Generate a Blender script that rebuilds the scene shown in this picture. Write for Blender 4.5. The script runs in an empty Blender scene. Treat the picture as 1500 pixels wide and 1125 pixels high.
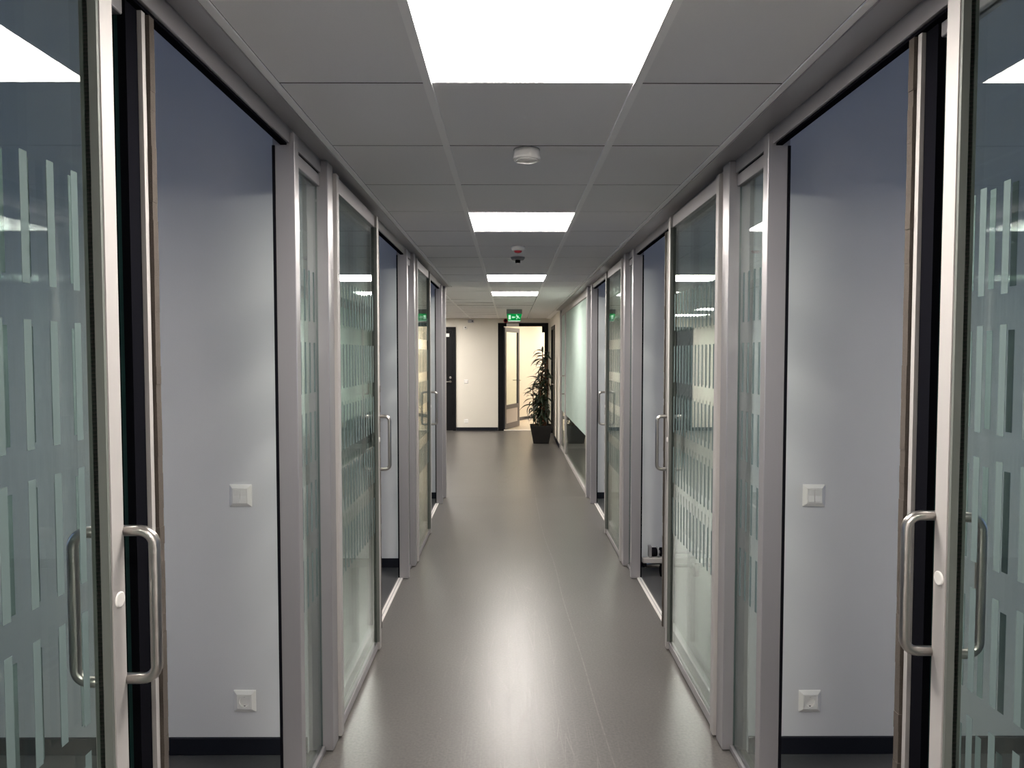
import bpy, bmesh, math, random
from mathutils import Vector, Matrix
random.seed(7)
S = bpy.context.scene
C = S.collection

# ------------------------------------------------------------------ camera
F_PX, PITCH, YAW, CAM_H = 1026.0, 0.041474, 0.003343, 1.62
cam_d = bpy.data.cameras.new('camera')
cam_d.sensor_fit = 'HORIZONTAL'; cam_d.sensor_width = 36.0
cam_d.lens = F_PX / 1500.0 * 36.0
cam_d.clip_start = 0.02; cam_d.clip_end = 200
cam = bpy.data.objects.new('camera', cam_d); C.objects.link(cam)
cam.location = (0, 0, CAM_H)
cam.rotation_euler = (math.pi/2 - PITCH, 0, -YAW)
S.camera = cam

# ------------------------------------------------------------------ world, exposure
w = bpy.data.worlds.new('dusk_sky'); S.world = w; w.use_nodes = True
bg = w.node_tree.nodes['Background']
bg.inputs[0].default_value = (0.32, 0.42, 0.76, 1)
bg.inputs[1].default_value = 0.46
S.view_settings.view_transform = 'Standard'
S.view_settings.look = 'None'
S.view_settings.gamma = 1.0
S.view_settings.use_curve_mapping = False
S.view_settings.exposure = 2.62
S.cycles.use_denoising = True
S.cycles.max_bounces = 10
S.cycles.diffuse_bounces = 5
S.cycles.glossy_bounces = 5
S.cycles.transmission_bounces = 6
S.cycles.transparent_max_bounces = 40
S.cycles.sample_clamp_indirect = 6.0
S.cycles.caustics_reflective = False
S.cycles.caustics_refractive = False

LAMP = (1.0, 0.94, 0.875)
LAMP_POWER = 9.0

# ------------------------------------------------------------------ helpers
def link(o, parent=None):
    C.objects.link(o)
    if parent is not None:
        o.parent = parent
        o.matrix_parent_inverse = Matrix.Translation(parent.location).inverted() if parent.type == 'EMPTY' else Matrix()
    return o

def tag(o, label=None, cat=None, group=None, kind=None):
    if label: o['label'] = label
    if cat: o['category'] = cat
    if group: o['group'] = group
    if kind: o['kind'] = kind
    return o

def empty(name, loc, label=None, cat=None, group=None, kind=None):
    o = bpy.data.objects.new(name, None); o.location = loc
    o.empty_display_size = 0.1
    C.objects.link(o)
    return tag(o, label, cat, group, kind)

class MB:
    """collects shapes in world coordinates, builds one mesh object"""
    def __init__(s): s.bm = bmesh.new()
    def box(s, x0, x1, y0, y1, z0, z1, mi=0):
        if x0 > x1: x0, x1 = x1, x0
        if y0 > y1: y0, y1 = y1, y0
        v = [s.bm.verts.new(c) for c in ((x0,y0,z0),(x1,y0,z0),(x1,y1,z0),(x0,y1,z0),(x0,y0,z1),(x1,y0,z1),(x1,y1,z1),(x0,y1,z1))]
        fs = []
        for q in ((0,3,2,1),(4,5,6,7),(0,1,5,4),(1,2,6,5),(2,3,7,6),(3,0,4,7)):
            f = s.bm.faces.new([v[i] for i in q]); f.material_index = mi; fs.append(f)
        return fs
    def poly(s, pts, mi=0):
        f = s.bm.faces.new([s.bm.verts.new(p) for p in pts]); f.material_index = mi; return f
    def prism(s, pts, d, mi=0):
        """pts: closed outline of 3D points, extruded by vector d"""
        d = Vector(d)
        a = [s.bm.verts.new(p) for p in pts]; b = [s.bm.verts.new(Vector(p)+d) for p in pts]
        n = len(pts)
        for f in [s.bm.faces.new(a[::-1]), s.bm.faces.new(b)] + [s.bm.faces.new((a[i], a[(i+1)%n], b[(i+1)%n], b[i])) for i in range(n)]:
            f.material_index = mi
    def lathe(s, c, prof, axis='Z', n=32, mi=0):
        """prof: list of (radius, height along axis)"""
        c = Vector(c); rings = []
        for r, h in prof:
            ring = []
            for k in range(n):
                a = 2*math.pi*k/n; u, v = r*math.cos(a), r*math.sin(a)
                p = {'Z': (u, v, h), 'Y': (u, h, v), 'X': (h, u, v)}[axis]
                ring.append(s.bm.verts.new(c + Vector(p)))
            rings.append(ring)
        for i in range(len(rings)-1):
            for k in range(n):
                f = s.bm.faces.new((rings[i][k], rings[i][(k+1)%n], rings[i+1][(k+1)%n], rings[i+1][k])); f.smooth = True; f.material_index = mi
        for r in (rings[0], rings[-1]):
            f = s.bm.faces.new(r); f.material_index = mi
    def tube(s, pts, r, n=12, mi=0, cap=True):
        pts = [Vector(p) for p in pts]; rr = r if isinstance(r, (list, tuple)) else [r]*len(pts)
        rings = []; ref = None
        for i, p in enumerate(pts):
            t = (pts[min(i+1, len(pts)-1)] - pts[max(i-1, 0)]).normalized()
            if ref is None:
                ref = t.orthogonal().normalized()
            ref = (ref - t*ref.dot(t)).normalized()
            b = t.cross(ref)
            rings.append([s.bm.verts.new(p + (ref*math.cos(2*math.pi*k/n) + b*math.sin(2*math.pi*k/n))*rr[i]) for k in range(n)])
        for i in range(len(rings)-1):
            for k in range(n):
                f = s.bm.faces.new((rings[i][k], rings[i][(k+1)%n], rings[i+1][(k+1)%n], rings[i+1][k])); f.smooth = True; f.material_index = mi
        if cap:
            for q in (rings[0], rings[-1]):
                f = s.bm.faces.new(q); f.material_index = mi
    def build(s, name, mats, parent=None, bevel=0.0, seg=1, origin=None):
        bmesh.ops.recalc_face_normals(s.bm, faces=s.bm.faces)
        if bevel:
            es = [e for e in s.bm.edges if len(e.link_faces) == 2 and e.calc_face_angle(0) > 0.6]
            bmesh.ops.bevel(s.bm, geom=es, offset=bevel, segments=seg, affect='EDGES', clamp_overlap=True)
        vs = [v.co for v in s.bm.verts]
        if origin is None:
            lo = Vector((min(v.x for v in vs), min(v.y for v in vs), min(v.z for v in vs)))
            hi = Vector((max(v.x for v in vs), max(v.y for v in vs), max(v.z for v in vs)))
            origin = Vector(((lo.x+hi.x)/2, (lo.y+hi.y)/2, lo.z))
        origin = Vector(origin)
        bmesh.ops.translate(s.bm, verts=s.bm.verts, vec=-origin)
        me = bpy.data.meshes.new(name); s.bm.to_mesh(me); s.bm.free()
        for m in (mats if isinstance(mats, (list, tuple)) else [mats]): me.materials.append(m)
        o = bpy.data.objects.new(name, me)
        return place(o, origin, parent)

def wpos(o):
    p = Vector(o.location)
    return p if o.parent is None else wpos(o.parent) + p

def place(o, world_loc, parent=None):
    C.objects.link(o)
    o.location = Vector(world_loc) - (wpos(parent) if parent is not None else Vector())
    if parent is not None: o.parent = parent
    return o

def boxo(name, x0, x1, y0, y1, z0, z1, m, parent=None, bevel=0.0):
    b = MB(); b.box(x0, x1, y0, y1, z0, z1); return b.build(name, m, parent, bevel)

# ------------------------------------------------------------------ materials
def mat(name):
    m = bpy.data.materials.new(name); m.use_nodes = True
    nt = m.node_tree; nt.nodes.clear()
    out = nt.nodes.new('ShaderNodeOutputMaterial')
    return m, nt, nt.nodes, nt.links, out

def pbr(name, col, rough=0.5, metal=0.0, noise=0.0, nscale=40, bump=0.0, bscale=200, spec=0.5, stretch=None):
    m, nt, N, L, out = mat(name)
    b = N.new('ShaderNodeBsdfPrincipled'); L.new(b.outputs[0], out.inputs[0])
    b.inputs['Base Color'].default_value = (*col, 1); b.inputs['Roughness'].default_value = rough
    b.inputs['Metallic'].default_value = metal; b.inputs['Specular IOR Level'].default_value = spec
    tc = N.new('ShaderNodeTexCoord'); src = tc.outputs['Object']
    if stretch:
        mp = N.new('ShaderNodeMapping'); mp.inputs['Scale'].default_value = stretch; L.new(src, mp.inputs[0]); src = mp.outputs[0]
    if noise:
        n = N.new('ShaderNodeTexNoise'); n.inputs['Scale'].default_value = nscale; n.inputs['Detail'].default_value = 4
        L.new(src, n.inputs['Vector'])
        r = N.new('ShaderNodeMapRange'); r.inputs['To Min'].default_value = 1-noise; r.inputs['To Max'].default_value = 1+noise
        L.new(n.outputs[0], r.inputs[0])
        mx = N.new('ShaderNodeVectorMath'); mx.operation = 'SCALE'; mx.inputs[0].default_value = col
        L.new(r.outputs[0], mx.inputs['Scale']); L.new(mx.outputs[0], b.inputs['Base Color'])
    if bump:
        n = N.new('ShaderNodeTexNoise'); n.inputs['Scale'].default_value = bscale; n.inputs['Detail'].default_value = 3
        L.new(src, n.inputs['Vector'])
        bp = N.new('ShaderNodeBump'); bp.inputs['Strength'].default_value = bump; bp.inputs['Distance'].default_value = 0.002
        L.new(n.outputs[0], bp.inputs['Height']); L.new(bp.outputs[0], b.inputs['Normal'])
    return m

def emit(name, col, strength):
    m, nt, N, L, out = mat(name)
    e = N.new('ShaderNodeEmission'); e.inputs[0].default_value = (*col, 1); e.inputs[1].default_value = strength
    L.new(e.outputs[0], out.inputs[0]); return m

def glass_mat(name, tint=(0.93, 0.965, 0.95), f0=0.045):
    m, nt, N, L, out = mat(name)
    t = N.new('ShaderNodeBsdfTransparent'); t.inputs[0].default_value = (*tint, 1)
    g = N.new('ShaderNodeBsdfGlossy'); g.inputs['Roughness'].default_value = 0.0; g.inputs[0].default_value = (0.95, 1, 0.98, 1)
    lw = N.new('ShaderNodeLayerWeight'); lw.inputs[0].default_value = 0.5
    p = N.new('ShaderNodeMath'); p.operation = 'POWER'; p.inputs[1].default_value = 5
    L.new(lw.outputs['Facing'], p.inputs[0])
    r = N.new('ShaderNodeMapRange'); r.inputs['To Min'].default_value = f0; r.inputs['To Max'].default_value = 1.0
    L.new(p.outputs[0], r.inputs[0])
    mx = N.new('ShaderNodeMixShader'); L.new(r.outputs[0], mx.inputs[0]); L.new(t.outputs[0], mx.inputs[1]); L.new(g.outputs[0], mx.inputs[2])
    L.new(mx.outputs[0], out.inputs[0]); return m

def frost_mat(name, col, trans=0.45, clear=0.0):
    m, nt, N, L, out = mat(name)
    d = N.new('ShaderNodeBsdfDiffuse'); d.inputs[0].default_value = (*col, 1)
    t = N.new('ShaderNodeBsdfTranslucent'); t.inputs[0].default_value = (*col, 1)
    a = N.new('ShaderNodeMixShader'); a.inputs[0].default_value = trans
    L.new(d.outputs[0], a.inputs[1]); L.new(t.outputs[0], a.inputs[2])
    last = a
    if clear:
        c = N.new('ShaderNodeBsdfTransparent'); b = N.new('ShaderNodeMixShader'); b.inputs[0].default_value = clear
        L.new(a.outputs[0], b.inputs[1]); L.new(c.outputs[0], b.inputs[2]); last = b
    L.new(last.outputs[0], out.inputs[0]); return m

M = {}
M['wall'] = pbr('painted_wall', (0.66, 0.655, 0.66), 0.75, noise=0.03, nscale=3, bump=0.25, bscale=350)
M['wall_warm'] = pbr('painted_wall_warm', (0.72, 0.68, 0.60), 0.75, noise=0.03, nscale=3, bump=0.2, bscale=300)
M['alu'] = pbr('anodised_aluminium', (0.33, 0.318, 0.325), 0.36, 0.55, noise=0.04, nscale=30, stretch=(40, 40, 0.6))
M['alu_light'] = pbr('anodised_aluminium_door', (0.38, 0.36, 0.345), 0.55, 0.15, noise=0.03, nscale=30, stretch=(40, 40, 0.6))
M['alu_bright'] = pbr('floor_track_aluminium', (0.80, 0.76, 0.72), 0.4, 0.3, noise=0.08, nscale=60)
M['steel'] = pbr('brushed_steel', (0.44, 0.415, 0.39), 0.28, 1.0, noise=0.05, nscale=60)
M['black'] = pbr('black_rubber', (0.006, 0.006, 0.008), 0.9, spec=0.0)
M['black_paint'] = pbr('black_lacquer', (0.006, 0.006, 0.007), 0.5, noise=0.05, spec=0.12)
M['baseboard'] = pbr('black_baseboard', (0.008, 0.009, 0.014), 0.6, spec=0.2)
M['gasket'] = pbr('grey_green_gasket', (0.13, 0.14, 0.125), 0.5, spec=0.3)
M['felt'] = pbr('brush_seal_pile', (0.065, 0.052, 0.042), 0.95, noise=0.5, nscale=500, bump=1.0, bscale=700)
M['white_plastic'] = pbr('white_plastic', (0.80, 0.78, 0.74), 0.35)
M['grey_plastic'] = pbr('grey_plastic', (0.25, 0.25, 0.26), 0.5)
M['tile'] = pbr('ceiling_tile', (0.86, 0.85, 0.85), 0.9, noise=0.02, nscale=150, bump=0.3, bscale=600)
M['grid'] = pbr('ceiling_grid_paint', (0.95, 0.94, 0.93), 0.6)
M['tile_edge'] = pbr('tile_joint_shade', (0.05, 0.045, 0.04), 0.95, spec=0.0)  # near-black tile sides: shadow lines of the joints put into the colour
M['slab'] = pbr('void_above_ceiling', (0.05, 0.05, 0.05), 0.9)
M['glass'] = glass_mat('clear_glass')
M['glass_edge'] = pbr('glass_edge', (0.015, 0.05, 0.045), 0.3, spec=0.2)
M['frost'] = frost_mat('frosted_film', (0.20, 0.26, 0.258), 0.40, 0.12)
M['frost_big'] = frost_mat('frosted_film_large', (0.52, 0.62, 0.57), 0.4, 0.0)
M['lamp'] = emit('led_diffuser', LAMP, LAMP_POWER)
M['lamp_warm'] = emit('led_diffuser_warm', (1.0, 0.89, 0.75), 7.5)
M['red'] = pbr('red_plastic', (0.32, 0.01, 0.02), 0.4)
M['room_floor'] = pbr('dark_room_linoleum', (0.055, 0.055, 0.056), 0.5, noise=0.15, nscale=60)
M['light_floor'] = pbr('pale_floor', (0.62, 0.55, 0.45), 0.5, noise=0.25, nscale=25)
M['pot'] = pbr('dark_planter', (0.014, 0.0125, 0.012), 0.55, spec=0.3)
M['soil'] = pbr('soil', (0.02, 0.015, 0.01), 0.95, noise=0.4, nscale=40)
M['leaf'] = pbr('leaf_green', (0.012, 0.021, 0.009), 0.45, noise=0.4, nscale=8)
M['stem'] = pbr('cane_stem', (0.13, 0.055, 0.028), 0.8, noise=0.4, nscale=30)
M['leaf_brown'] = pbr('dry_leaf', (0.12, 0.05, 0.02), 0.7, noise=0.3, nscale=10)

def floor_mat():
    m, nt, N, L, out = mat('grey_linoleum')
    b = N.new('ShaderNodeBsdfPrincipled'); L.new(b.outputs[0], out.inputs[0])
    g = N.new('ShaderNodeNewGeometry'); P = g.outputs['Position']
    def noise(scale, vec=P, detail=3):
        n = N.new('ShaderNodeTexNoise'); n.inputs['Scale'].default_value = scale; n.inputs['Detail'].default_value = detail
        L.new(vec, n.inputs['Vector']); return n.outputs[0]
    def mr(v, a, c, d, e):
        r = N.new('ShaderNodeMapRange'); r.inputs[1].default_value = a; r.inputs[2].default_value = c; r.inputs[3].default_value = d; r.inputs[4].default_value = e
        L.new(v, r.inputs[0]); return r.outputs[0]
    def math_(op, x, y):
        n = N.new('ShaderNodeMath'); n.operation = op
        for i, q in enumerate((x, y)):
            if isinstance(q, (int, float)): n.inputs[i].default_value = q
            elif q is not None: L.new(q, n.inputs[i])
        return n.outputs[0]
    base = math_('MULTIPLY', mr(noise(1.3), .3, .7, .93, 1.07), mr(noise(90), .3, .7, .82, 1.18))
    # pale flecks
    v = N.new('ShaderNodeTexVoronoi'); v.inputs['Scale'].default_value = 24; L.new(P, v.inputs['Vector'])
    wn = N.new('ShaderNodeTexWhiteNoise'); wn.noise_dimensions = '3D'; L.new(v.outputs['Position'], wn.inputs['Vector'])
    fleck = math_('MULTIPLY', mr(v.outputs['Distance'], .03, .08, 1, 0), mr(wn.outputs['Value'], .86, .88, 0, 1))
    # long trolley scratch
    sp = N.new('ShaderNodeSeparateXYZ'); L.new(P, sp.inputs[0])
    fc = N.new('ShaderNodeFloatCurve')
    yn = mr(sp.outputs['Y'], 2.4, 8.4, 0, 1)
    cv = fc.mapping.curves[0]
    pts = SCRATCH
    cv.points[0].location = pts[0]; cv.points[1].location = pts[-1]
    for p_ in pts[1:-1]: cv.points.new(*p_)
    fc.mapping.update(); L.new(yn, fc.inputs['Value'])
    dx = math_('ABSOLUTE', math_('SUBTRACT', sp.outputs['X'], fc.outputs[0]), None)
    line = mr(dx, .0015, .0045, 1, 0)
    inr = math_('MULTIPLY', mr(sp.outputs['Y'], 2.4, 2.45, 0, 1), mr(sp.outputs['Y'], 8.3, 8.4, 1, 0))
    line = math_('MULTIPLY', math_('MULTIPLY', line, inr), mr(noise(25), .35, .6, .25, .9))
    # fine wear scratches running down the corridor
    def streaks(sx_, sy_, rot, thick, off):
        mp = N.new('ShaderNodeMapping'); mp.inputs['Scale'].default_value = (sx_, sy_, 1); mp.inputs['Rotation'].default_value = (0, 0, rot); mp.inputs['Location'].default_value = (off, off*.7, 0)
        L.new(P, mp.inputs[0])
        vo = N.new('ShaderNodeTexVoronoi'); vo.voronoi_dimensions = '2D'; vo.feature = 'DISTANCE_TO_EDGE'; vo.inputs['Scale'].default_value = 1.0
        L.new(mp.outputs[0], vo.inputs['Vector'])
        ln = mr(vo.outputs['Distance'], thick*.4, thick, 1, 0)
        return math_('MULTIPLY', ln, mr(noise(1.7+off*.1, P, 2), .45, .62, 0, 1))
    s1 = math_('MAXIMUM', streaks(9, .38, .02, .011, 3.1), streaks(14, .5, -.05, .014, 7.7))
    s2 = math_('MAXIMUM', streaks(11, .45, .06, .012, 12.3), streaks(22, .8, .0, .02, 21.9))
    mid = mr(math_('ABSOLUTE', math_('SUBTRACT', sp.outputs['X'], .1), None), .15, .5, 1, .12)
    scr = math_('MULTIPLY', math_('MAXIMUM', s1, s2), mid)
    k = math_('ADD', base, math_('MULTIPLY', scr, .55))
    k = math_('ADD', k, math_('MULTIPLY', fleck, 1.6))
    k = math_('ADD', k, math_('MULTIPLY', line, .7))
    sc = N.new('ShaderNodeVectorMath'); sc.operation = 'SCALE'; sc.inputs[0].default_value = (0.094, 0.088, 0.081); L.new(k, sc.inputs['Scale'])
    L.new(sc.outputs[0], b.inputs['Base Color'])
    L.new(math_('ADD', .325, math_('MULTIPLY', scr, .10)), b.inputs['Roughness'])
    bp = N.new('ShaderNodeBump'); bp.inputs['Strength'].default_value = .12; bp.inputs['Distance'].default_value = .001
    L.new(math_('SUBTRACT', noise(260), math_('MULTIPLY', scr, .5)), bp.inputs['Height']); L.new(bp.outputs[0], b.inputs['Normal'])
    return m
SCRATCH = [(0.0, .43), (0.09, .405), (0.22, .385), (0.36, .355), (0.5, .345), (0.62, .31), (0.8, .295), (1.0, .30)]
M['floor'] = floor_mat()

# ------------------------------------------------------------------ dimensions
WL, WR = -0.72, 0.87                  # glass wall planes facing the corridor
CZ = 2.398                            # corridor ceiling
RZ = 3.15                             # room ceiling
ROOM = 3.9                            # room depth
POST = [0.255, 2.80, 5.305, 7.868]    # near faces of the posts
POST_W = 0.085
JAMB = [2.41, 5.012, 7.566]
LEAF = [1.281, 3.81, 6.30]          # leading edges of the sliding leaves
ENDP = {'left': [1.435, 3.99, 6.52], 'right': [1.53, 4.02, 6.55]}
Y0, PITCHT = 2.0413, 0.6
GX0 = -0.234
END_Y = 14.95
BACK_Y = -5.2
LOBBY_X = -4.8

def sx(side, d):                      # x at depth d behind the wall plane
    return WL - d if side == 'left' else WR + d
def SB(b, side, d0, d1, y0, y1, z0, z1, mi=0):
    b.box(sx(side, d0), sx(side, d1), y0, y1, z0, z1, mi)
def sbox(name, side, d0, d1, y0, y1, z0, z1, m, parent=None, bevel=0.0):
    b = MB(); SB(b, side, d0, d1, y0, y1, z0, z1); return b.build(name, m, parent, bevel)

# ------------------------------------------------------------------ floors
b = MB(); b.box(LOBBY_X, WR + 0.10, POST[3] + POST_W, END_Y + 0.1, -0.06, 0); b.box(WL - 0.10, WR + 0.10, BACK_Y, POST[3] + POST_W, -0.06, 0)
floor = tag(b.build('floor', M['floor']), 'scuffed grey linoleum floor of the corridor and lobby', 'floor', kind='structure')
b = MB(); b.box(WL - 0.02, WR + 0.02, 7.935, 7.941, 0.0, 0.0006)
b.build('weld_seam', pbr('weld_seam', (0.22, 0.20, 0.18), 0.5), floor)
for side in ('left', 'right'):
    b = MB(); SB(b, side, 0.10, ROOM + 0.1, POST[0] - 0.1, 12.2 if side == 'right' else POST[3] + POST_W, -0.06, -0.0005 if False else 0.0)
    tag(b.build('floor_' + side, M['room_floor']), 'dark linoleum floor of the unlit rooms on the %s' % side, 'floor', kind='structure')

# ------------------------------------------------------------------ ceiling (lay-in tiles)
ceil = empty('ceiling', (0, 5, CZ), 'suspended ceiling of pale square tiles above the corridor', 'ceiling', kind='structure')
boxo('ceiling_void', WL - 0.055, WR + 0.055, BACK_Y, POST[3] + POST_W, CZ + 0.06, CZ + 0.10, M['slab'], ceil)
boxo('ceiling_void', LOBBY_X, WR + 0.055, POST[3] + POST_W + 0.001, END_Y, CZ + 0.06, CZ + 0.10, M['slab'], ceil)
LIGHT_K = [-9, -5, -1, 3, 8, 11]
LOBBY_LIGHTS = [(-3, 16), (-6, 13), (-6, 18), (-3, 19)]
tile_cache = {}
def tile(x0, x1, y0, y1, tilt=0.0):
    g = 0.003
    w_, l_ = round(x1-x0, 4), round(y1-y0, 4)
    key = (w_, l_)
    if key not in tile_cache:
        bm = bmesh.new(); bmesh.ops.create_cube(bm, size=1.0)
        bmesh.ops.scale(bm, vec=(w_-2*g, l_-2*g, 0.016), verts=bm.verts)
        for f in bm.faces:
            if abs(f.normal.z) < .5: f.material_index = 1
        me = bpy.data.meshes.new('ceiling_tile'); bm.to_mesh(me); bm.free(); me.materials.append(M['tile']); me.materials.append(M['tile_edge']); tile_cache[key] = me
    o = bpy.data.objects.new('ceiling_tile', tile_cache[key])
    place(o, ((x0+x1)/2, (y0+y1)/2, CZ + 0.008), ceil)
    if tilt: o.rotation_euler = (random.uniform(-tilt, tilt), random.uniform(-tilt, tilt), 0)
    return o
TL, TR = -0.661, 0.784
k = -12
while True:
    ya = Y0 + PITCHT*k; yb = min(ya + PITCHT, END_Y - 0.004)
    if ya > END_Y - 0.05: break
    if ya < BACK_Y: ya = BACK_Y
    lobby = ya >= 7.9
    tl = 0.006 if ya > 9.2 else 0.0012
    if k not in LIGHT_K: tile(GX0, GX0+0.6, ya, yb, tl)
    tile(GX0+0.6, TR, ya, yb, tl)
    if not lobby:
        tile(TL, GX0, ya, yb, tl)
    else:
        for n in range(1, 9):
            x1_ = GX0 - 0.6*(n-1); x0_ = max(x1_-0.6, LOBBY_X + 0.01)
            if (-n, k) not in LOBBY_LIGHTS and x1_ - x0_ > 0.05: tile(x0_, x1_, ya, yb, tl)
    k += 1
for x in (GX0, GX0+0.6):
    boxo('grid_bar', x-0.012, x+0.012, BACK_Y, 9.24, CZ-0.007, CZ-0.0005, M['grid'], ceil)
boxo('edge_trim', TL-0.019, TL+0.002, BACK_Y, 7.95, CZ-0.006, CZ-0.0005, M['grid'], ceil)
boxo('edge_trim', TR-0.002, TR+0.019, BACK_Y, 12.2, CZ-0.006, CZ-0.0005, M['grid'], ceil)
boxo('edge_trim', TR-0.002, WR, 12.21, END_Y, CZ-0.006, CZ-0.0005, M['grid'], ceil)
for n in range(0, 8):
    x = GX0 - 0.6*n
    boxo('grid_bar', x-0.012, x+0.012, 9.24 if n == 0 else 7.97, END_Y-0.01, CZ-0.004, CZ-0.0005, M['grid'], ceil)
for side in ('left', 'right'):
    b = MB(); SB(b, side, 0.055, ROOM + 0.1, POST[0]-0.1, 12.2 if side == 'right' else POST[3]+POST_W, RZ, RZ + 0.08)
    tag(b.build('ceiling_' + side, M['wall']), 'plain ceiling of the rooms on the %s' % side, 'ceiling', kind='structure')

# ------------------------------------------------------------------ glass wall framework
walls = {}
for side in ('left', 'right'):
    wl = empty('wall_' + side, (WL if side == 'left' else WR, 4, 0), 'aluminium framed glass partition wall along the %s of the corridor' % side, 'partition wall', kind='structure')
    walls[side] = wl
    yend = POST[3] + POST_W if side == 'left' else 12.16
    for i, y in enumerate(POST + ([12.08] if side == 'right' else [])):
        b = MB(); SB(b, side, 0, 0.05, y, y+POST_W, 0.004, 2.386)
        b.build('post', M['alu'], wl, 0.002)
        b = MB(); SB(b, side, 0.05, 0.10, y+0.004, y+POST_W-0.004, 0.004, 2.386)
        b.build('post_core', M['alu'], wl)
    # header: ceiling channel, fascia, dark track, wall above
    xin = TL-0.019 if side == 'left' else TR+0.019
    boxo('ceiling_channel', xin, sx(side, 0.026), BACK_Y, yend, 2.3865, 2.3975, M['alu'], wl, 0.001)
    sbox('header_fascia', side, 0.026, 0.036, POST[0], yend-0.004, 2.338, 2.3865, M['alu'], wl, 0.001)
    sbox('header_track', side, 0.0362, 0.058, POST[0], yend-0.004, 2.332, 2.388, M['black'], wl)
    sbox('upper_wall', side, 0.0585, 0.095, POST[0], yend-0.004, 2.388, RZ, M['wall'], wl)
    for i in range(3):
        b = MB(); SB(b, side, 0.010, 0.085, JAMB[i], JAMB[i]+0.046, 0.002, 2.374)
        b.build('jamb', M['alu'], wl, 0.002)
        sbox('jamb_gasket', side, 0.076, 0.0855, JAMB[i]-0.004, JAMB[i], 0.01, 2.33, M['black'], wl)
        # end post of the fixed pane: black rubber, aluminium strip, brush seal
        e = ENDP[side][i]
        sbox('end_gasket', side, 0.050, 0.090, e, e+0.044, 0.012, 2.331, M['black'], wl)
        sbox('end_post', side, 0.0405, 0.092, e+0.044, e+0.058, 0.012, 2.331, M['alu_light'], wl)
        b = MB()
        n = 60
        for q in range(n):
            z0 = 0.014 + q*(2.315/n)
            j = random.uniform(-.0015, .0015)
            SB(b, side, 0.033+j, 0.088, e+0.060+j, e+0.080+j, z0, z0+2.315/n)
        b.build('brush_seal', M['felt'], wl)
        sbox('threshold', side, 0.052, 0.086, e+0.081, JAMB[i]-0.005, 0.0005, 0.010, M['alu_bright'], wl, 0.002)
        sbox('threshold_groove', side, 0.066, 0.070, e+0.081, JAMB[i]-0.005, 0.0095, 0.0108, M['alu'], wl)
    # plain wall behind the camera
    sbox('rear_wall', side, 0.0, 0.10, BACK_Y, POST[0]-0.002, 0.001, 2.386, M['wall'], wl)

# partition walls between the rooms
parts_y = POST[:]
for side in ('left', 'right'):
    for i, y in enumerate(parts_y):
        b = MB(); SB(b, side, 0.1005, ROOM, y-0.012, y+POST_W, 0.0, RZ-0.001)
        m_ = M['wall']
        o = tag(b.build('wall_%s_partition' % side, m_), ['white partition wall beside the camera on the %s', 'white partition wall with switch and socket, nearest on the %s',
              'white partition wall seen through the second open doorway on the %s', 'white partition wall seen through the farthest open doorway on the %s'][i] % side, 'wall', kind='structure')
        if i > 0:
            b = MB(); SB(b, side, 0.1005, ROOM, y-0.026, y-0.0125, 0.0005, 0.070)
            tag(b.build('baseboard_%s' % side, M['baseboard'], None, 0.002), ['', 'black baseboard under the nearest %s partition wall', 'black baseboard in the second doorway on the %s',
              'black baseboard in the farthest doorway on the %s'][i] % side, 'baseboard', kind='structure')
    # outer wall with a window per room (daylight at dusk comes in here)
    yl = POST[0]-0.1; yr = 12.2 if side == 'right' else POST[3]+POST_W
    b = MB()
    SB(b, side, ROOM, ROOM+0.12, yl, yr, 0, 0.85); SB(b, side, ROOM, ROOM+0.12, yl, yr, 2.55, RZ)
    openings = [(POST[i]+0.45, POST[i+1]-0.35) for i in range(3)]
    prev = yl
    for (a, c) in openings:
        SB(b, side, ROOM, ROOM+0.12, prev, a, 0.85, 2.55); prev = c
    SB(b, side, ROOM, ROOM+0.12, prev, yr, 0.85, 2.55)
    tag(b.build('wall_%s_outer' % side, M['wall']), 'outer wall of the %s rooms with one window each' % side, 'wall', kind='structure')
    for i, (a, c) in enumerate(openings):
        b = MB()
        for (p, q, r, s_) in ((a, a+.05, .85, 2.55), (c-.05, c, .85, 2.55), (a+.05, c-.05, .85, .90), (a+.05, c-.05, 2.50, 2.55)):
            SB(b, side, ROOM+0.03, ROOM+0.09, p, q, r, s_)
        fr = tag(b.build('window_%d' % (i+1 + (3 if side == 'right' else 0)), M['white_plastic']), 'outer window of room %s on the %s' % (('nearest', 'second', 'farthest')[i], side), 'window', kind='structure')
        b = MB(); SB(b, side, ROOM+0.055, ROOM+0.063, a+.051, c-.051, .901, 2.499); b.build('pane', M['glass'], fr)
        pl = bpy.data.lights.new('window_portal', 'AREA'); pl.shape = 'RECTANGLE'; pl.size = 1.6; pl.size_y = c-a-.1
        pl.cycles.is_portal = True
        po = bpy.data.objects.new('window_portal', pl); C.objects.link(po)
        po.location = (sx(side, ROOM+0.02), (a+c)/2, 1.70)
        po.rotation_euler = (0, -math.pi/2 if side == 'left' else math.pi/2, 0)
tag(boxo('wall_back', WL-0.1, WR+0.1, BACK_Y-0.1, BACK_Y, 0, CZ, M['wall']), 'plain wall closing the corridor behind the camera', 'wall', kind='structure')

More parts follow.
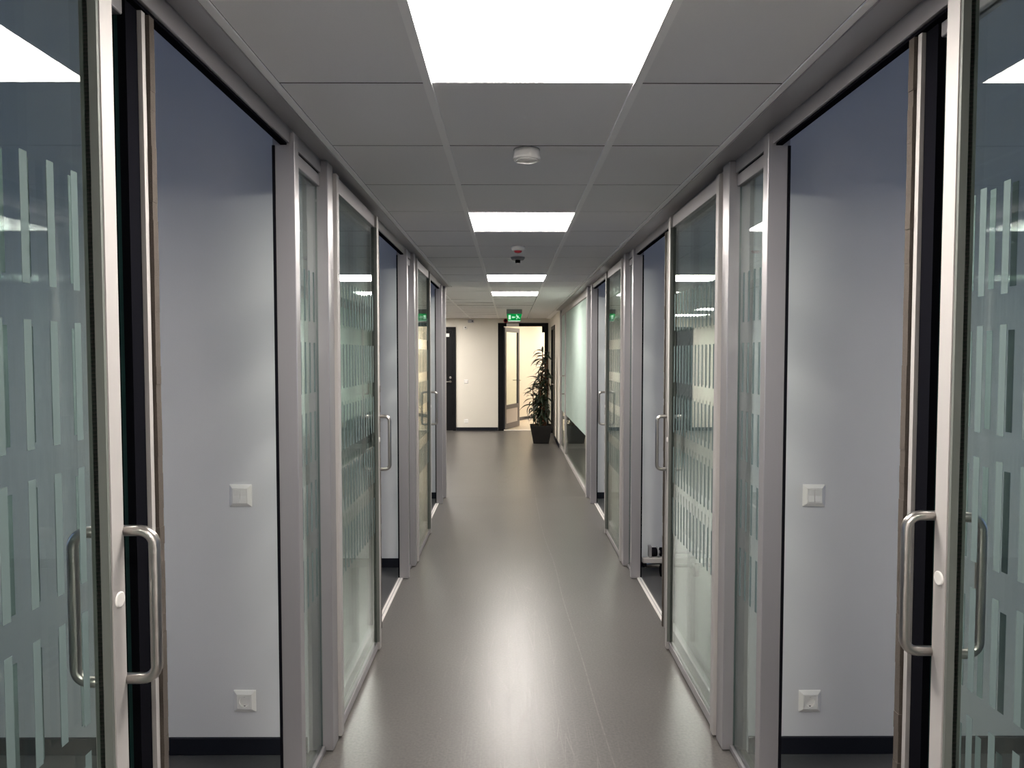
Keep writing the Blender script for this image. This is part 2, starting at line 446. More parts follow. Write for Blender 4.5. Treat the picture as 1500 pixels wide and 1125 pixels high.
# ------------------------------------------------------------------ glazing with frosted stripes
ROWS = [1.748, 1.475, 1.208, 0.938, 0.666]
ROWS_NEAR = [1.725, 1.480, 1.243, 1.002, 0.762]
BAR_H, BAR_W, BAR_P = 0.192, 0.0165, 0.0595
bar_me = None
def bar_mesh():
    global bar_me
    if bar_me is None:
        bm = bmesh.new(); bmesh.ops.create_cube(bm, size=1.0)
        bmesh.ops.scale(bm, vec=(0.0006, BAR_W, BAR_H), verts=bm.verts)
        bar_me = bpy.data.meshes.new('frosted_stripe'); bm.to_mesh(bar_me); bm.free(); bar_me.materials.append(M['frost'])
    return bar_me
def pane(side, d, y0, y1, z0, z1, parent, bars=True, last=None, individually=True, outside=True, rows=None):
    """glass pane 8 mm thick with rows of frosted film stripes"""
    b = MB(); fs = []
    xa, xb = sx(side, d), sx(side, d+0.008)
    fs = b.box(xa, xb, y0, y1, z0, z1)
    for f in fs:
        f.normal_update()
        if abs(f.normal.x) < 0.5: f.material_index = 1
    g = b.build('glass', [M['glass'], M['glass_edge']], parent)
    if not bars: return g
    rows = rows or ROWS
    ys = []; y = last if last is not None else y1 - 0.075
    while y - BAR_W/2 > y0 + 0.01: ys.append(y); y -= BAR_P
    xo = sx(side, d-0.0004) if outside else sx(side, d+0.0084)
    if individually:
        for y in ys:
            for z in rows:
                place(bpy.data.objects.new('frosted_stripe', bar_mesh()), (xo, y, z + BAR_H/2), g)
    else:
        b = MB()
        for y in ys:
            for z in rows: b.box(xo-.0003, xo+.0003, y-BAR_W/2, y+BAR_W/2, z, z+BAR_H)
        b.build('frosted_stripes', M['frost'], g)['kind'] = 'stuff'
    return g

def d_handle(side, y, d_face, out, parent, m, lift=0.0):
    """D shaped pull handle, out=-1 to the corridor, +1 into the room"""
    za, zb, pr, r, cr = 0.995+lift, 1.285+lift*.5, 0.050 if out > 0 else 0.066, 0.0098, 0.026
    pts = [(0, za)]
    for k_ in range(0, 7):
        a = math.pi/2*k_/6; pts.append((pr-cr+cr*math.sin(a), za+cr-cr*math.cos(a)))
    for k_ in range(0, 7):
        a = math.pi/2*k_/6; pts.append((pr-cr+cr*math.cos(a), zb-cr+cr*math.sin(a)))
    pts.append((0, zb))
    b = MB(); b.tube([(sx(side, d_face + out*p), y, z) for p, z in pts], r, 14)
    return b.build('handle', m, parent)

ORD = ['nearest', 'second', 'farthest']
dn = 1
for side in ('left', 'right'):
    for i in range(3):
        ye = LEAF[i]; yst = POST[i] + POST_W + 0.012
        do = 0.0                           # how far this leaf hangs out towards the corridor
        if i == 0: ye, do = (1.245, -0.018) if side == 'left' else (1.358, -0.026)
        o = empty('door_%d' % dn, (sx(side, 0.01), (ye+yst)/2, 0), '%s sliding glass door on the %s with frosted dashes, slid open' % (ORD[i], side), 'door', kind='structure'); dn += 1
        T, ST = 2.362, 0.042
        # stiles (leading and trailing) and rails
        b = MB(); SB(b, side, -0.012+do, 0.024+do, ye-ST, ye, 0.010, T); b.build('stile', M['alu_light'], o, 0.0025, 2)
        b = MB(); SB(b, side, -0.012+do, 0.024+do, yst, yst+ST, 0.010, T); b.build('stile', M['alu_light'], o, 0.0025, 2)
        b = MB(); SB(b, side, 0.001+do, 0.023+do, yst+ST, ye-ST, 0.010, 0.052); b.build('bottom_rail', M['alu'], o, 0.002)
        b = MB(); SB(b, side, 0.001+do, 0.023+do, yst+ST, ye-ST, 2.300, T); b.build('top_rail', M['alu'], o, 0.002)
        sbox('edge_gasket', side, -0.0105+do, 0.018+do, ye-ST-0.006, ye-ST, 0.055, 2.298, M['gasket'], o)
        pane(side, 0.004+do, yst+ST, ye-ST-0.006, 0.052, 2.300, o, last=ye-ST-0.054, individually=i < 2, rows=ROWS_NEAR if i == 0 else None)
        sbox('edge_seal', side, 0.002+do, 0.020+do, ye, ye+0.009, 0.02, 2.34, M['alu'], o)
        d_handle(side, ye+0.003, 0.002+do, -1, o, M['steel'], 0.04 if i == 0 else 0.0)
        d_handle(side, ye-0.012, 0.024+do, 1, o, M['steel'], 0.04 if i == 0 else 0.0)
        b = MB(); s_ = 1 if side == 'left' else -1
        b.lathe((sx(side, -0.012+do), ye-0.021, 1.188 if i == 0 else 1.16), [(0.0138, -0.002*s_), (0.0138, 0.002*s_), (0.012, 0.0032*s_)], 'X', 24)
        b.build('lock_cap', M['white_plastic'], o)

wn_ = 7
for side in ('left', 'right'):
    for i in range(3):
        # fixed pane behind the sliding leaf
        y0, y1 = POST[i]+POST_W+0.002, ENDP[side][i]-0.001
        o = empty('window_%d' % wn_, (sx(side, 0.065), (y0+y1)/2, 0), 'fixed glass pane behind the %s sliding door on the %s' % (ORD[i], side), 'glass panel', kind='structure'); wn_ += 1
        sbox('bottom_rail', side, 0.055, 0.088, y0, y1, 0.002, 0.060, M['alu'], o, 0.002)
        sbox('top_rail', side, 0.055, 0.088, y0, y1, 2.300, 2.331, M['alu'], o, 0.002)
        pane(side, 0.066, y0, y1, 0.060, 2.300, o, last=y1-0.045, individually=i < 2)
        # narrow side light between door jamb and post
        y0, y1 = JAMB[i]+0.047, POST[i+1]-0.002
        o = empty('window_%d' % wn_, (sx(side, 0.045), (y0+y1)/2, 0), 'narrow fixed side light with frosted dashes beside the %s doorway on the %s' % (ORD[i], side), 'glass panel', kind='structure'); wn_ += 1
        sbox('bottom_rail', side, 0.030, 0.060, y0, y1, 0.002, 0.026, M['alu'], o, 0.002)
        sbox('top_rail', side, 0.030, 0.060, y0, y1, 2.285, 2.331, M['alu'], o, 0.002)
        pane(side, 0.042, y0, y1, 0.026, 2.285, o, last=y1-0.062, individually=i < 2, outside=True)
# large frosted window and frosted door at the far right
o = empty('window_%d' % wn_, (WR+0.03, 9.7, 0), 'large glass panel with pale green frosted film above a clear lower strip', 'glass panel', kind='structure')
for (a, c, z0, z1) in ((7.955, 8.06, .002, 2.336), (11.10, 11.20, .002, 2.336)):
    sbox('frame_stile', 'right', 0.008, 0.06, a, c, z0, z1, M['alu_light'], o, 0.002)
sbox('frame_rail', 'right', 0.008, 0.06, 8.06, 11.10, .002, .05, M['alu_light'], o, 0.002)
sbox('frame_rail', 'right', 0.008, 0.06, 8.06, 11.10, 2.285, 2.336, M['alu_light'], o, 0.002)
pane('right', 0.024, 8.06, 11.10, .05, 2.285, o, bars=False)
for j in range(3):
    a = 8.06 + j*1.0133
    sbox('frosted_film', 'right', 0.0230, 0.0238, a+.001, a+1.0133-.002, .67, 2.285, M['frost_big'], o)
o = empty('door_%d' % dn, (WR+0.02, 11.6, 0), 'frosted glass door beside the big frosted panel at the far right', 'door', kind='structure'); dn += 1
for (a, c) in ((11.205, 11.26), (12.01, 12.07)): sbox('stile', 'right', 0.012, 0.05, a, c, .006, 2.336, M['alu_light'], o, 0.002)
sbox('rail', 'right', 0.012, 0.05, 11.26, 12.01, .006, .06, M['alu_light'], o, 0.002)
sbox('rail', 'right', 0.012, 0.05, 11.26, 12.01, 2.28, 2.336, M['alu_light'], o, 0.002)
pane('right', 0.026, 11.26, 12.01, .06, 2.28, o, bars=False)
sbox('frosted_film', 'right', 0.0250, 0.0258, 11.262, 12.008, .67, 2.28, M['frost_big'], o)
d_handle('right', 11.235, 0.012, -1, o, M['steel'])

# ------------------------------------------------------------------ lobby and end wall
b = MB(); SB(b, 'right', 0.1005, ROOM, 12.08, 12.16, 0.0, RZ-.001); tag(b.build('wall_right_room_end', M['wall']), 'end wall of the room behind the big frosted panel', 'wall', kind='structure')
tag(boxo('wall_right_far', WR, WR+0.10, 12.162, 13.45, 0, CZ, M['wall_warm']), 'short pale wall beside the potted plant', 'wall', kind='structure')
b = MB(); b.box(WR, WR+0.10, 13.45, 14.55, 2.20, CZ); b.box(WR, WR+.10, 14.55, END_Y, 0, CZ)
tag(b.build('wall_right_corner', M['wall_warm']), 'pale wall around the black door at the far right corner', 'wall', kind='structure')
boxo_ = boxo('baseboard_right_far', WR-0.014, WR-0.0005, 12.17, 13.40, 0.0005, 0.07, M['baseboard'], None, 0.002)
tag(boxo_, 'black baseboard behind the potted plant', 'baseboard', kind='structure')
o = empty('door_%d' % dn, (WR+0.02, 14.0, 0), 'black door in the right wall behind the potted plant', 'door', kind='structure'); dn += 1
for (a, c, z0, z1) in ((13.452, 13.52, .001, 2.198), (14.48, 14.548, .001, 2.198), (13.52, 14.48, 2.13, 2.198)):
    boxo('door_frame', WR-0.012, WR+0.08, a, c, z0, z1, M['black_paint'], o, 0.002)
boxo('leaf', WR+0.02, WR+0.06, 13.522, 14.478, .004, 2.128, M['black_paint'], o, 0.002)
b = MB(); b.tube([(WR+0.02, 13.60, 1.05), (WR-0.03, 13.60, 1.05), (WR-0.035, 13.61, 1.05), (WR-0.035, 13.72, 1.05)], 0.009, 10); b.build('door_handle', M['steel'], o)

# lobby left wall, near wall (back side of room 3) and end wall
tag(boxo('wall_lobby_left', LOBBY_X-0.1, LOBBY_X, POST[3]+POST_W, END_Y+0.1, 0, CZ+0.06, M['wall_warm']), 'pale lobby wall at the far left', 'wall', kind='structure')
b = MB()
b.box(LOBBY_X, -0.20, END_Y, END_Y+0.1, 0, CZ+.06); b.box(-0.20, 0.79, END_Y, END_Y+0.1, 2.27, CZ+.06); b.box(0.79, WR+0.10, END_Y, END_Y+0.1, 0, CZ+.06)
tag(b.build('wall_end', M['wall_warm']), 'cream end wall facing down the corridor', 'wall', kind='structure')
for (a, c, nm) in ((-1.145, -0.25, 'between the two dark doors'), (LOBBY_X, -2.16, 'left of the black lobby door')):
    tag(boxo('baseboard_end', a+.002, c-.002, END_Y-0.015, END_Y-0.0005, 0.0005, 0.072, M['baseboard'], None, 0.002), 'black baseboard on the end wall ' + nm, 'baseboard', kind='structure')

# black door on the end wall
o = empty('door_%d' % dn, (-1.65, END_Y, 0), 'plain black door with steel lever in the end wall, partly hidden', 'door', kind='structure'); dn += 1
for (a, c, z0, z1) in ((-1.215, -1.147, .001, 2.214), (-2.155, -2.087, .001, 2.214), (-2.087, -1.215, 2.146, 2.214)):
    boxo('door_frame', a, c, END_Y-0.028, END_Y-0.0005, z0, z1, M['black_paint'], o, 0.003)
boxo('leaf', -2.085, -1.217, END_Y-0.018, END_Y-0.0005, .006, 2.144, M['black_paint'], o, 0.002)
b = MB(); b.lathe((-1.262, END_Y-0.018, 1.05), [(0.026, 0), (0.026, -0.012), (0.012, -0.012), (0.010, -0.05)], 'Y', 20)
b.tube([(-1.262, END_Y-0.066, 1.05), (-1.30, END_Y-0.068, 1.05), (-1.39, END_Y-0.066, 1.05)], 0.010, 10); b.build('door_handle', M['steel'], o)
b = MB(); b.lathe((-1.262, END_Y-0.018, 1.135), [(0.026, 0), (0.026, -0.012), (0.020, -0.016)], 'Y', 20); b.build('lock_cylinder', M['steel'], o)
boxo('name_plate', -1.50, -1.285, END_Y-0.022, END_Y-0.0182, 2.005, 2.075, M['white_plastic'], o, 0.001)

# glass door standing open in the end wall
o = empty('door_%d' % dn, (0.30, END_Y, 0), 'black framed doorway with glazed grey door standing open at corridor end', 'door', kind='structure'); dn += 1
for (a, c, z0, z1) in ((-0.248, -0.124, .001, 2.301), (0.748, 0.822, .001, 2.301), (-0.124, 0.748, 2.229, 2.301)):
    boxo('door_frame', a, c, END_Y-0.025, END_Y+0.115, z0, z1, M['black_paint'], o, 0.003)
boxo('door_closer', -0.066, 0.195, END_Y-0.065, END_Y-0.026, 2.222, 2.288, M['white_plastic'], o, 0.004)
boxo('closer_bracket', 0.69, 0.747, END_Y-0.02, END_Y+0.06, 2.10, 2.228, M['black_paint'], o, 0.003)
boxo('sill', -0.124, 0.748, END_Y-0.02, END_Y+0.11, 0.0005, 0.012, M['alu_bright'], o, 0.002)
hinge = Vector((-0.118, END_Y+0.116, 0)); ang = math.atan2(0.87, 0.335)
def leafpt(t, off, z):   # t along leaf, off across
    u = Vector((math.cos(ang), math.sin(ang), 0)); n_ = Vector((-u.y, u.x, 0))
    p = hinge + u*t + n_*off; return (p.x, p.y, z)
def leafbox(name, t0, t1, o0, o1, z0, z1, m, par=o):
    b = MB(); b.prism([leafpt(t0, o0, z0), leafpt(t1, o0, z0), leafpt(t1, o1, z0), leafpt(t0, o1, z0)], (0, 0, z1-z0)); return b.build(name, m, par)
dm = pbr('door_grey_aluminium', (0.15, 0.145, 0.16), 0.45, 0.2)
LW = 0.90
leafbox('leaf_stile', 0, .085, -.022, .022, .012, 2.215, dm); leafbox('leaf_stile', LW-.085, LW, -.022, .022, .012, 2.215, dm)
leafbox('leaf_rail', .085, LW-.085, -.022, .022, 2.12, 2.215, dm); leafbox('leaf_rail', .085, LW-.085, -.022, .022, .012, .13, dm)
leafbox('leaf_rail', .085, LW-.085, -.022, .022, .44, .53, dm)
leafbox('kick_panel', .085, LW-.085, -.010, .010, .13, .44, pbr('kick_panel', (.55, .52, .52), .5))
leafbox('leaf_glass', .085, LW-.085, -.004, .004, .53, 2.12, M['glass'])
b = MB()
b.tube([leafpt(LW-.045, -.022, 1.05), leafpt(LW-.045, -.07, 1.05), leafpt(LW-.16, -.072, 1.05)], .010, 10); b.build('door_handle', M['steel'], o)
b = MB()
b.tube([leafpt(LW-.045, .022, 1.05), leafpt(LW-.045, .07, 1.05), leafpt(LW-.16, .072, 1.05)], .010, 10); b.build('door_handle', M['steel'], o)

# bright room beyond the end door
tag(boxo('floor_beyond', -1.6, 2.8, END_Y+0.1, 21.5, -0.06, 0.0, M['light_floor']), 'pale floor of the bright room beyond the end door', 'floor', kind='structure')
tag(boxo('ceiling_beyond', -1.6, 2.8, END_Y+0.1, 21.5, 2.6, 2.68, M['wall_warm']), 'ceiling of the bright room beyond the end door', 'ceiling', kind='structure')
pA, pB = Vector((-1.45, 14.28+0.8, 0)), Vector((2.55, 21.4, 0))
dirw = Vector((.646, 1.152, 0)).normalized(); nrm = Vector((-dirw.y, dirw.x, 0))
pC = Vector((.226, 17.262, 0)); pA = pC - dirw*2.4; pB = pC + dirw*4.6
b = MB(); b.prism([pA, pB, pB+nrm*.1, pA+nrm*.1], (0, 0, 2.6)); tag(b.build('wall_beyond', M['wall_warm']), 'slanting cream wall of the room beyond the end door', 'wall', kind='structure')
b = MB(); q0, q1 = pA - nrm*.0005, pB - nrm*.0005; b.prism([q0+Vector((0,0,.001)), q1+Vector((0,0,.001)), q1-nrm*.014+Vector((0,0,.001)), q0-nrm*.014+Vector((0,0,.001))], (0, 0, .08))
tag(b.build('baseboard_beyond', pbr('grey_baseboard', (.09, .09, .10), .5)), 'grey baseboard of the slanting wall beyond the end door', 'baseboard', kind='structure')
tag(boxo('wall_beyond_right', 2.6, 2.7, END_Y+.1, 21.4, 0, 2.6, M['wall_warm']), 'right wall of the bright room beyond the end door', 'wall', kind='structure')
b = MB(); b.box(WR+.1, 2.6, END_Y, END_Y+.1, 0, 2.6); b.box(-1.6, WR+.1, END_Y+.02, END_Y+.1, CZ+.061, 2.6)
tag(b.build('wall_beyond_near', M['wall_warm']), 'near wall of the bright room beyond the end door', 'wall', kind='structure')

# ------------------------------------------------------------------ ceiling lights
def ceiling_light(x0, y0, label, z=CZ, m=None, group='recessed ceiling light panels', s=0.6):
    o = empty('ceiling_light', (x0+s/2, y0+s/2, z), label, 'ceiling light', group)
    b = MB(); f = 0.014
    b.box(x0+.003, x0+s-.003, y0+.003, y0+f, z-.003, z+.02); b.box(x0+.003, x0+s-.003, y0+s-f, y0+s-.003, z-.003, z+.02)
    b.box(x0+.003, x0+f, y0+f, y0+s-f, z-.003, z+.02); b.box(x0+s-f, x0+s-.003, y0+f, y0+s-f, z-.003, z+.02)
    b.build('frame', M['grid'], o)
    boxo('diffuser', x0+f, x0+s-f, y0+f, y0+s-f, z+.002, z+.008, m or M['lamp'], o)
    boxo('housing', x0+f, x0+s-f, y0+f, y0+s-f, z+.010, z+.03, M['grid'], o)
    return o
CL = {-9: 'square ceiling light panel farthest behind the camera', -5: 'square ceiling light panel just behind the camera', -1: 'largest bright square ceiling light panel, cut by the top of the picture',
      3: 'bright ceiling light panel beyond the round smoke detector', 8: 'ceiling light panel just beyond the two small ceiling sensors', 11: 'last ceiling light panel in line before the exit sign'}
for k in LIGHT_K: ceiling_light(GX0, Y0+PITCHT*k, CL[k])
LLB = ['lobby ceiling light nearest the exit sign, seen reflected in glass', 'lobby ceiling light by the far left wall, nearer one', 'lobby ceiling light by the far left wall, farther one', 'lobby ceiling light in front of the black lobby door']
for (c_, k), lb in zip(LOBBY_LIGHTS, LLB): ceiling_light(GX0+0.6*c_, Y0+PITCHT*k, lb)
for j, (x, y) in enumerate(((0.9, 16.2), (1.5, 18.2))):
    ceiling_light(x, y, ['warm ceiling light just beyond the end door', 'warm ceiling light deep in the room beyond the end door'][j], 2.595, M['lamp_warm'])

# ------------------------------------------------------------------ ceiling devices
o = empty('smoke_detector', (.065, 2.69, CZ), 'round white smoke detector on ceiling between the two nearest light panels', 'smoke detector')
b = MB(); b.lathe((.065, 2.69, CZ-.003), [(.048, 0), (.049, -.012), (.053, -.030), (.052, -.036), (.046, -.038)], 'Z', 40); b.build('housing', M['white_plastic'], o)
b = MB(); b.lathe((.065, 2.69, CZ-.003), [(.044, -.0381), (.040, -.041), (.012, -.043)], 'Z', 40); b.build('cover', M['white_plastic'], o)
b = MB(); b.lathe((.065, 2.69, CZ-.0005), [(.050, 0), (.050, -.0025)], 'Z', 40); b.build('base_ring', M['grey_plastic'], o)
o = empty('fire_detector', (.06, 5.06, CZ), 'small white ceiling detector with red underside', 'detector')
b = MB(); b.lathe((.06, 5.06, CZ-.0005), [(.050, 0), (.050, -.016), (.044, -.028), (.030, -.032)], 'Z', 32); b.build('housing', M['white_plastic'], o)
b = MB(); b.lathe((.06, 5.06, CZ-.0005), [(.030, -.0322), (.024, -.044), (.010, -.048)], 'Z', 24); b.build('beacon', M['red'], o)
o = empty('ceiling_sensor', (.065, 5.62, CZ), 'flat dark grey ceiling sensor with small black nozzle', 'sensor')
b = MB(); b.lathe((.065, 5.62, CZ-.0005), [(.056, 0), (.056, -.008), (.046, -.022)], 'Z', 32); b.build('plate', M['grey_plastic'], o)
b = MB(); b.lathe((.065, 5.62, CZ-.0005), [(.020, -.0222), (.020, -.046)], 'Z', 20); b.build('nozzle', M['black'], o)
b = MB(); b.lathe((.065, 5.62, CZ-.0005), [(.018, -.0462), (.012, -.056)], 'Z', 20); b.build('lens', M['white_plastic'], o)

# exit sign
EX, EY = 0.079, 12.0
o = empty('exit_sign', (EX, EY, CZ), 'green running man exit sign hanging from ceiling before the end door', 'exit sign')
boxo('housing', EX-.132, EX+.132, EY-.03, EY+.03, 2.322, 2.397, M['grey_plastic'], o, .004)
b = MB(); b.prism([(EX-.13, EY-.008, 2.3215), (EX+.13, EY-.008, 2.3215), (EX+.108, EY-.008, 2.205), (EX-.108, EY-.008, 2.205)], (0, .016, 0))
gm = emit('exit_green', (0.002, 0.20, 0.04), .22)
pan = b.build('sign_panel', gm, o)
b = MB(); b.prism([(EX-.108, EY-.010, 2.2048), (EX+.108, EY-.010, 2.2048), (EX+.104, EY-.010, 2.196), (EX-.104, EY-.010, 2.196)], (0, .020, 0)); b.build('light_edge', emit('exit_edge', (.75, 1, .8), .20), o)
wm = emit('exit_white', (.62, 1.0, .70), .17)
yf = EY - .0095
def glyph(name, polys):
    b = MB()
    for p in polys: b.prism([(EX+x, yf, 2.263+z) for x, z in p], (0, .0013, 0))
    b.build(name, wm, pan)
glyph('door_symbol', [[(-.098, -.036), (-.060, -.036), (-.060, .036), (-.098, .036)]])
glyph('arrow_symbol', [[(-.044, 0), (-.018, .022), (-.018, -.022)], [(-.018, .008), (.016, .008), (.016, -.008), (-.018, -.008)]])
def limb(a, c, w_):
    a, c = Vector(a), Vector(c); t = (c-a).normalized(); n_ = Vector((-t.y, t.x))*w_/2
    return [tuple(a+n_), tuple(c+n_), tuple(c-n_), tuple(a-n_)]
glyph('running_man_symbol', [[(.040+.009*math.cos(a*math.pi/5), .036+.009*math.sin(a*math.pi/5)) for a in range(10)],
    limb((.046, .026), (.068, -.004), .017), limb((.050, .020), (.030, .008), .008), limb((.054, .020), (.078, .018), .008),
    limb((.066, 0), (.044, -.014), .011), limb((.044, -.012), (.042, -.038), .010), limb((.068, -.002), (.086, -.018), .011), limb((.084, -.017), (.098, -.014), .009)])

# wall devices on the end wall
o = empty('alarm_sounder', (-.085, END_Y, 2.35), 'dark red alarm sounder above the end door, left of exit sign', 'alarm')
b = MB(); b.lathe((-.085, END_Y-.0005, 2.345), [(.046, 0), (.046, -.04), (.036, -.06)], 'Y', 24); b.build('body', M['red'], o)
b = MB(); b.lathe((-.085, END_Y-.0005, 2.345), [(.030, -.0605), (.022, -.066)], 'Y', 24); b.build('grille', M['black'], o)
o = empty('wall_sensor', (-.822, END_Y, 2.335), 'pale rectangular sensor with dark lens high on end wall', 'sensor')
boxo('body', -.885, -.765, END_Y-.05, END_Y-.0005, 2.305, 2.365, pbr('pale_grey_plastic', (.42, .41, .44), .5), o, .006)
b = MB(); b.lathe((-.79, END_Y-.0505, 2.335), [(.014, 0), (.012, -.008)], 'Y', 16); b.build('lens', M['black'], o)
o = empty('wall_detector', (-.938, END_Y, 2.2), 'small white box with dark slot below the wall sensor', 'sensor')
boxo('body', -.975, -.905, END_Y-.03, END_Y-.0005, 2.165, 2.235, M['white_plastic'], o, .006)
boxo('slot', -.955, -.925, END_Y-.034, END_Y-.0305, 2.193, 2.211, M['black'], o)

# switches and sockets: pyramidal frame + insert
def frame_plate(b, x, z, y, s=.0445, s2=.026, h=.012, h0=.004):
    """bevelled square frame on a wall facing -Y"""
    R = lambda r, yy, c=4: [(x + sx_*r, yy, z + sz_*r) for sx_, sz_ in ((-1,-1),(1,-1),(1,1),(-1,1))]
    rings = [R(s, y), R(s, y-h0), R(s-.003, y-h0-.002), R(s2+.004, y-h), R(s2, y-h), R(s2, y-h+.006)]
    vs = [[b.bm.verts.new(p) for p in r] for r in rings]
    for i in range(len(vs)-1):
        for k_ in range(4): b.bm.faces.new((vs[i][k_], vs[i][(k_+1)%4], vs[i+1][(k_+1)%4], vs[i+1][k_]))
    b.bm.faces.new(vs[0]); b.bm.faces.new(vs[-1])
def light_switch(x, z, y, label):
    o = empty('light_switch', (x, y, z), label, 'light switch', 'double rocker light switches')
    b = MB(); frame_plate(b, x, z, y-.0005); b.build('frame', M['white_plastic'], o, .0008)
    for s_ in (-1, 1):
        b = MB(); x0, x1 = (x-.0255, x-.0006) if s_ < 0 else (x+.0006, x+.0255)
        b.prism([(x0, y-.0066, z-.0255), (x0, y-.0066, z+.0255), (x0, y-.0145, z+.0255), (x0, y-.0115, z), (x0, y-.0145, z-.0255)], (x1-x0, 0, 0))
        b.build('rocker', M['white_plastic'], o, .0006)
    return o
dark_hole = M['black']
def power_socket(x, z, y, label, plug=True):
    o = empty('power_socket', (x, y, z), label, 'power socket', 'earthed wall sockets')
    b = MB(); frame_plate(b, x, z, y-.0005); b.build('frame', M['white_plastic'], o, .0008)
    # insert with round well
    b = MB(); n = 32; q = .0252
    def sq(a):
        c_, s_ = math.cos(a), math.sin(a); k_ = q/max(abs(c_), abs(s_)); return (c_*k_, s_*k_)
    def ring(fn, yy): return [b.bm.verts.new((x+fn(2*math.pi*i/n+math.pi/4)[0], yy, z+fn(2*math.pi*i/n+math.pi/4)[1])) for i in range(n)]
    circ = lambda r: (lambda a: (r*math.cos(a), r*math.sin(a)))
    y1_ = y-.0085
    rs = [ring(sq, y-.0066), ring(sq, y1_-.004), ring(circ(.0205), y1_-.004), ring(circ(.0195), y-.0005), ]
    for i in range(len(rs)-1):
        for k_ in range(n): b.bm.faces.new((rs[i][k_], rs[i][(k_+1)%n], rs[i+1][(k_+1)%n], rs[i+1][k_]))
    b.bm.faces.new(rs[-1])
    b.build('insert', M['white_plastic'], o)
    for s_ in (-1, 1):
        b = MB(); b.lathe((x+s_*.0095, y-.0015, z), [(.0028, 0), (.0028, -.001)], 'Y', 12); b.build('pin_hole', dark_hole, o)
        boxo('earth_clip', x-.003, x+.003, y-.009, y-.0012, z+s_*.0186-.0012, z+s_*.0186+.0012, M['steel'] if s_ > 0 else dark_hole, o)
    return o
yl = POST[1]-.012
light_switch(-1.076, 1.058, yl, 'white double light switch on the nearest left partition wall')
light_switch(1.220, 1.057, yl, 'white double light switch on the nearest right partition wall')
power_socket(-1.072, .220, yl, 'white power socket low on the nearest left partition wall')
power_socket(1.218, .216, yl, 'white power socket low on the nearest right partition wall')
light_switch(-.927, 1.051, END_Y, 'small light switch on the cream end wall')
power_socket(-.929, .203, END_Y, 'power socket low on the cream end wall')

# ------------------------------------------------------------------ low metal stand in the second room on the right
SX, SY = 0.968, 5.08
o = empty('trolley_base', (SX+.2, SY, 0), 'low aluminium trolley base with black wheels behind the second right doorway', 'trolley')
boxo('bar', SX, SX+.46, SY-.045, SY-.005, .105, .142, M['alu_light'], o, .003)
boxo('end_cap', SX-.003, SX+.03, SY-.047, SY-.003, .080, .1045, M['black'], o, .003)
b = MB(); b.tube([(SX+.03, SY+.03, .075), (SX+.40, SY+.03, .075)], .024, 16); b.build('tube', M['steel'], o)
boxo('upright', SX+.048, SX+.070, SY-.03, SY+.02, .1425, .225, M['alu'], o, .003)
for j in range(2):
    b = MB(); b.lathe((SX+.072+.062*j, SY, .1765), [(.033, 0), (.033, .034), (.026, .040)], 'X', 20); b.build('knob', M['black'], o)
b = MB(); b.lathe((SX+.112, SY, .1765), [(.038, 0), (.038, .010)], 'X', 20); b.build('flange', M['grey_plastic'], o)
b = MB(); b.tube([(SX+.06, SY, .1765), (SX+.44, SY, .1765)], .012, 12); b.build('axle', M['alu'], o)
for j in range(2):
    b = MB(); b.lathe((SX+.145+.24*j, SY-.02, .045), [(.030, -.012), (.0448, -.010), (.0448, .022), (.030, .024)], 'X', 24); b.build('wheel', M['black'], o)
    boxo('fork', SX+.150+.24*j, SX+.153+.24*j+.004, SY-.035, SY-.005, .088, .1045, M['black'], o)

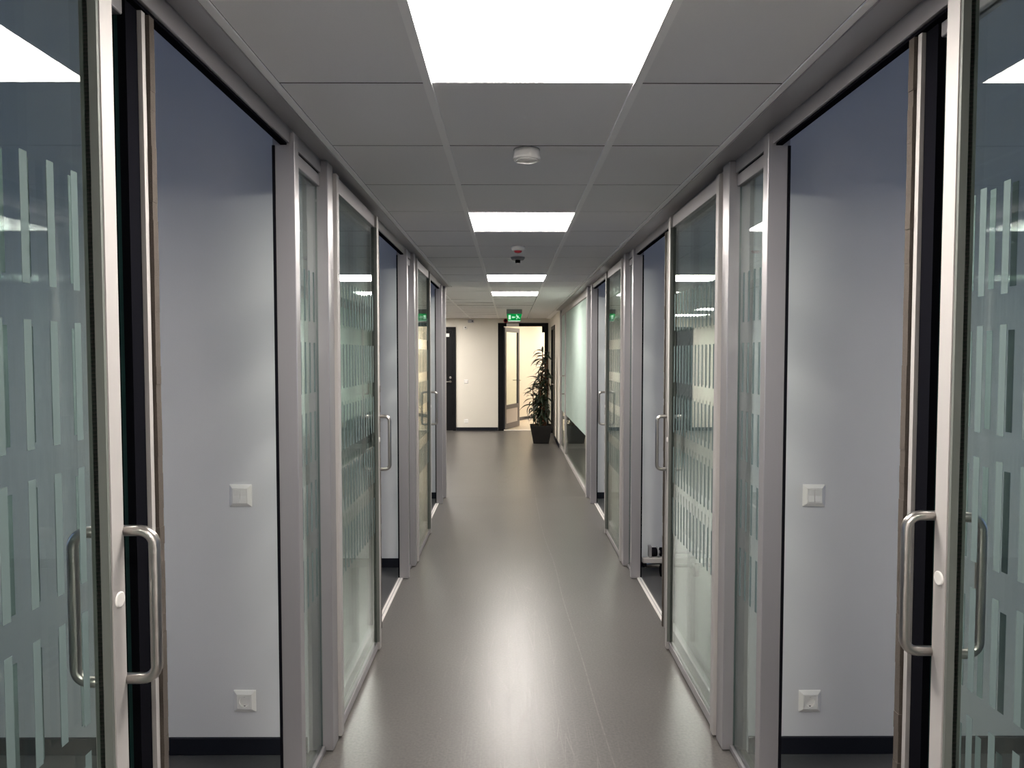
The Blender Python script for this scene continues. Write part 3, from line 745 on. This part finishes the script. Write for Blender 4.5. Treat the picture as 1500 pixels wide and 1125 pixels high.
# ------------------------------------------------------------------ potted plant
PX, PY = 0.575, 12.86
o = empty('potted_plant', (PX, PY, 0), 'tall leafy cane plant in dark square tapered planter by end door', 'plant')
b = MB()
rings = [(.138, .002), (.200, .322), (.200, .334), (.186, .334), (.180, .300)]
vs = [[b.bm.verts.new((PX+a*r, PY+c*r, z)) for a, c in ((-1,-1),(1,-1),(1,1),(-1,1))] for r, z in rings]
for i in range(len(vs)-1):
    for k_ in range(4): b.bm.faces.new((vs[i][k_], vs[i][(k_+1)%4], vs[i+1][(k_+1)%4], vs[i+1][k_]))
b.bm.faces.new(vs[0]); pot = b.build('planter', M['pot'], o, .004)
boxo('soil', PX-.178, PX+.178, PY-.178, PY+.178, .285, .305, M['soil'], o)
def leaf_mesh(L_, W_, droop, fold=.25):
    bm = bmesh.new(); n = 7; rows = []
    for i in range(n+1):
        t = i/n; wd = W_*math.sin(math.pi*min(1, .06+t*.94)**.8)*.5 if t < 1 else 0.0005
        wd = max(wd, .0012)
        a = droop*t*t*1.1
        # curved midrib: starts along +x, bends down
        x = L_*(t - .18*droop*t*t*t); z = -L_*droop*.55*t*t + L_*.12*t
        rows.append([bm.verts.new((x, -wd, z+wd*fold)), bm.verts.new((x, 0, z)), bm.verts.new((x, wd, z+wd*fold))])
    for i in range(n):
        for k_ in range(2):
            f = bm.faces.new((rows[i][k_], rows[i+1][k_], rows[i+1][k_+1], rows[i][k_+1])); f.smooth = True
    me = bpy.data.meshes.new('leaf'); bm.to_mesh(me); bm.free(); return me
LM = []
for (l_, w_, dr) in ((.26, .046, .6), (.30, .054, 1.0), (.24, .044, .9), (.28, .058, 1.4)):
    me = leaf_mesh(l_, w_, dr); me.materials.append(M['leaf']); LM.append(me)
dry = leaf_mesh(.25, .03, 1.5); dry.materials.append(M['leaf_brown'])
rnd = random.Random(11)
stems = [(-.02, -.02, 1.70, .06, .03, .017), (.06, .05, 1.58, .05, -.02, .018), (.02, -.09, 1.15, -.03, .02, .015), (.10, -.02, 1.30, .03, .05, .016), (-.09, .04, 1.02, -.07, .0, .013), (.05, -.05, .75, .0, -.04, .013)]
for (dx, dy, hgt, lx, ly, r) in stems:
    pts = []
    for i in range(9):
        t = i/8
        pts.append((PX+dx+lx*t+.012*math.sin(5*t+dx*40), PY+dy+ly*t+.012*math.cos(4*t+dy*30), .29+(hgt-.29)*t))
    b = MB(); b.tube(pts, [r*(1-.55*i/8) for i in range(9)], 8); b.build('stem', M['stem'], o)
    n = int(50*hgt/1.3)
    for q in range(n):
        t = .16 + .84*((q+.5)/n)
        i = min(7, int(t*8)); fr_ = t*8-i
        p = Vector(pts[i]).lerp(Vector(pts[i+1]), fr_)
        az = q*2.39996 + rnd.uniform(-.4, .4)
        ele = rnd.uniform(-.55, .5) + (.5 if t > .92 else 0)
        me = rnd.choice(LM) if rnd.random() > .05 else dry
        lo = bpy.data.objects.new('leaf', me)
        s_ = rnd.uniform(.75, 1.15)
        # keep clear of the wall on the right
        ext = p.x + .34*s_*math.cos(az)
        if ext > WR - .03: az = math.pi - az; s_ *= .9
        place(lo, p, o)
        lo.rotation_euler = (rnd.uniform(-.5, .5), -ele, az); lo.scale = (s_, s_, s_)
for q in range(9):   # young shoots at the soil
    lo = bpy.data.objects.new('leaf', LM[2]); a = q*.7
    place(lo, (PX+.11*math.cos(a), PY+.11*math.sin(a), .304), o); lo.rotation_euler = (0, -rnd.uniform(.7, 1.2), a+rnd.uniform(-.5, .5)); lo.scale = (.6, .6, .6)
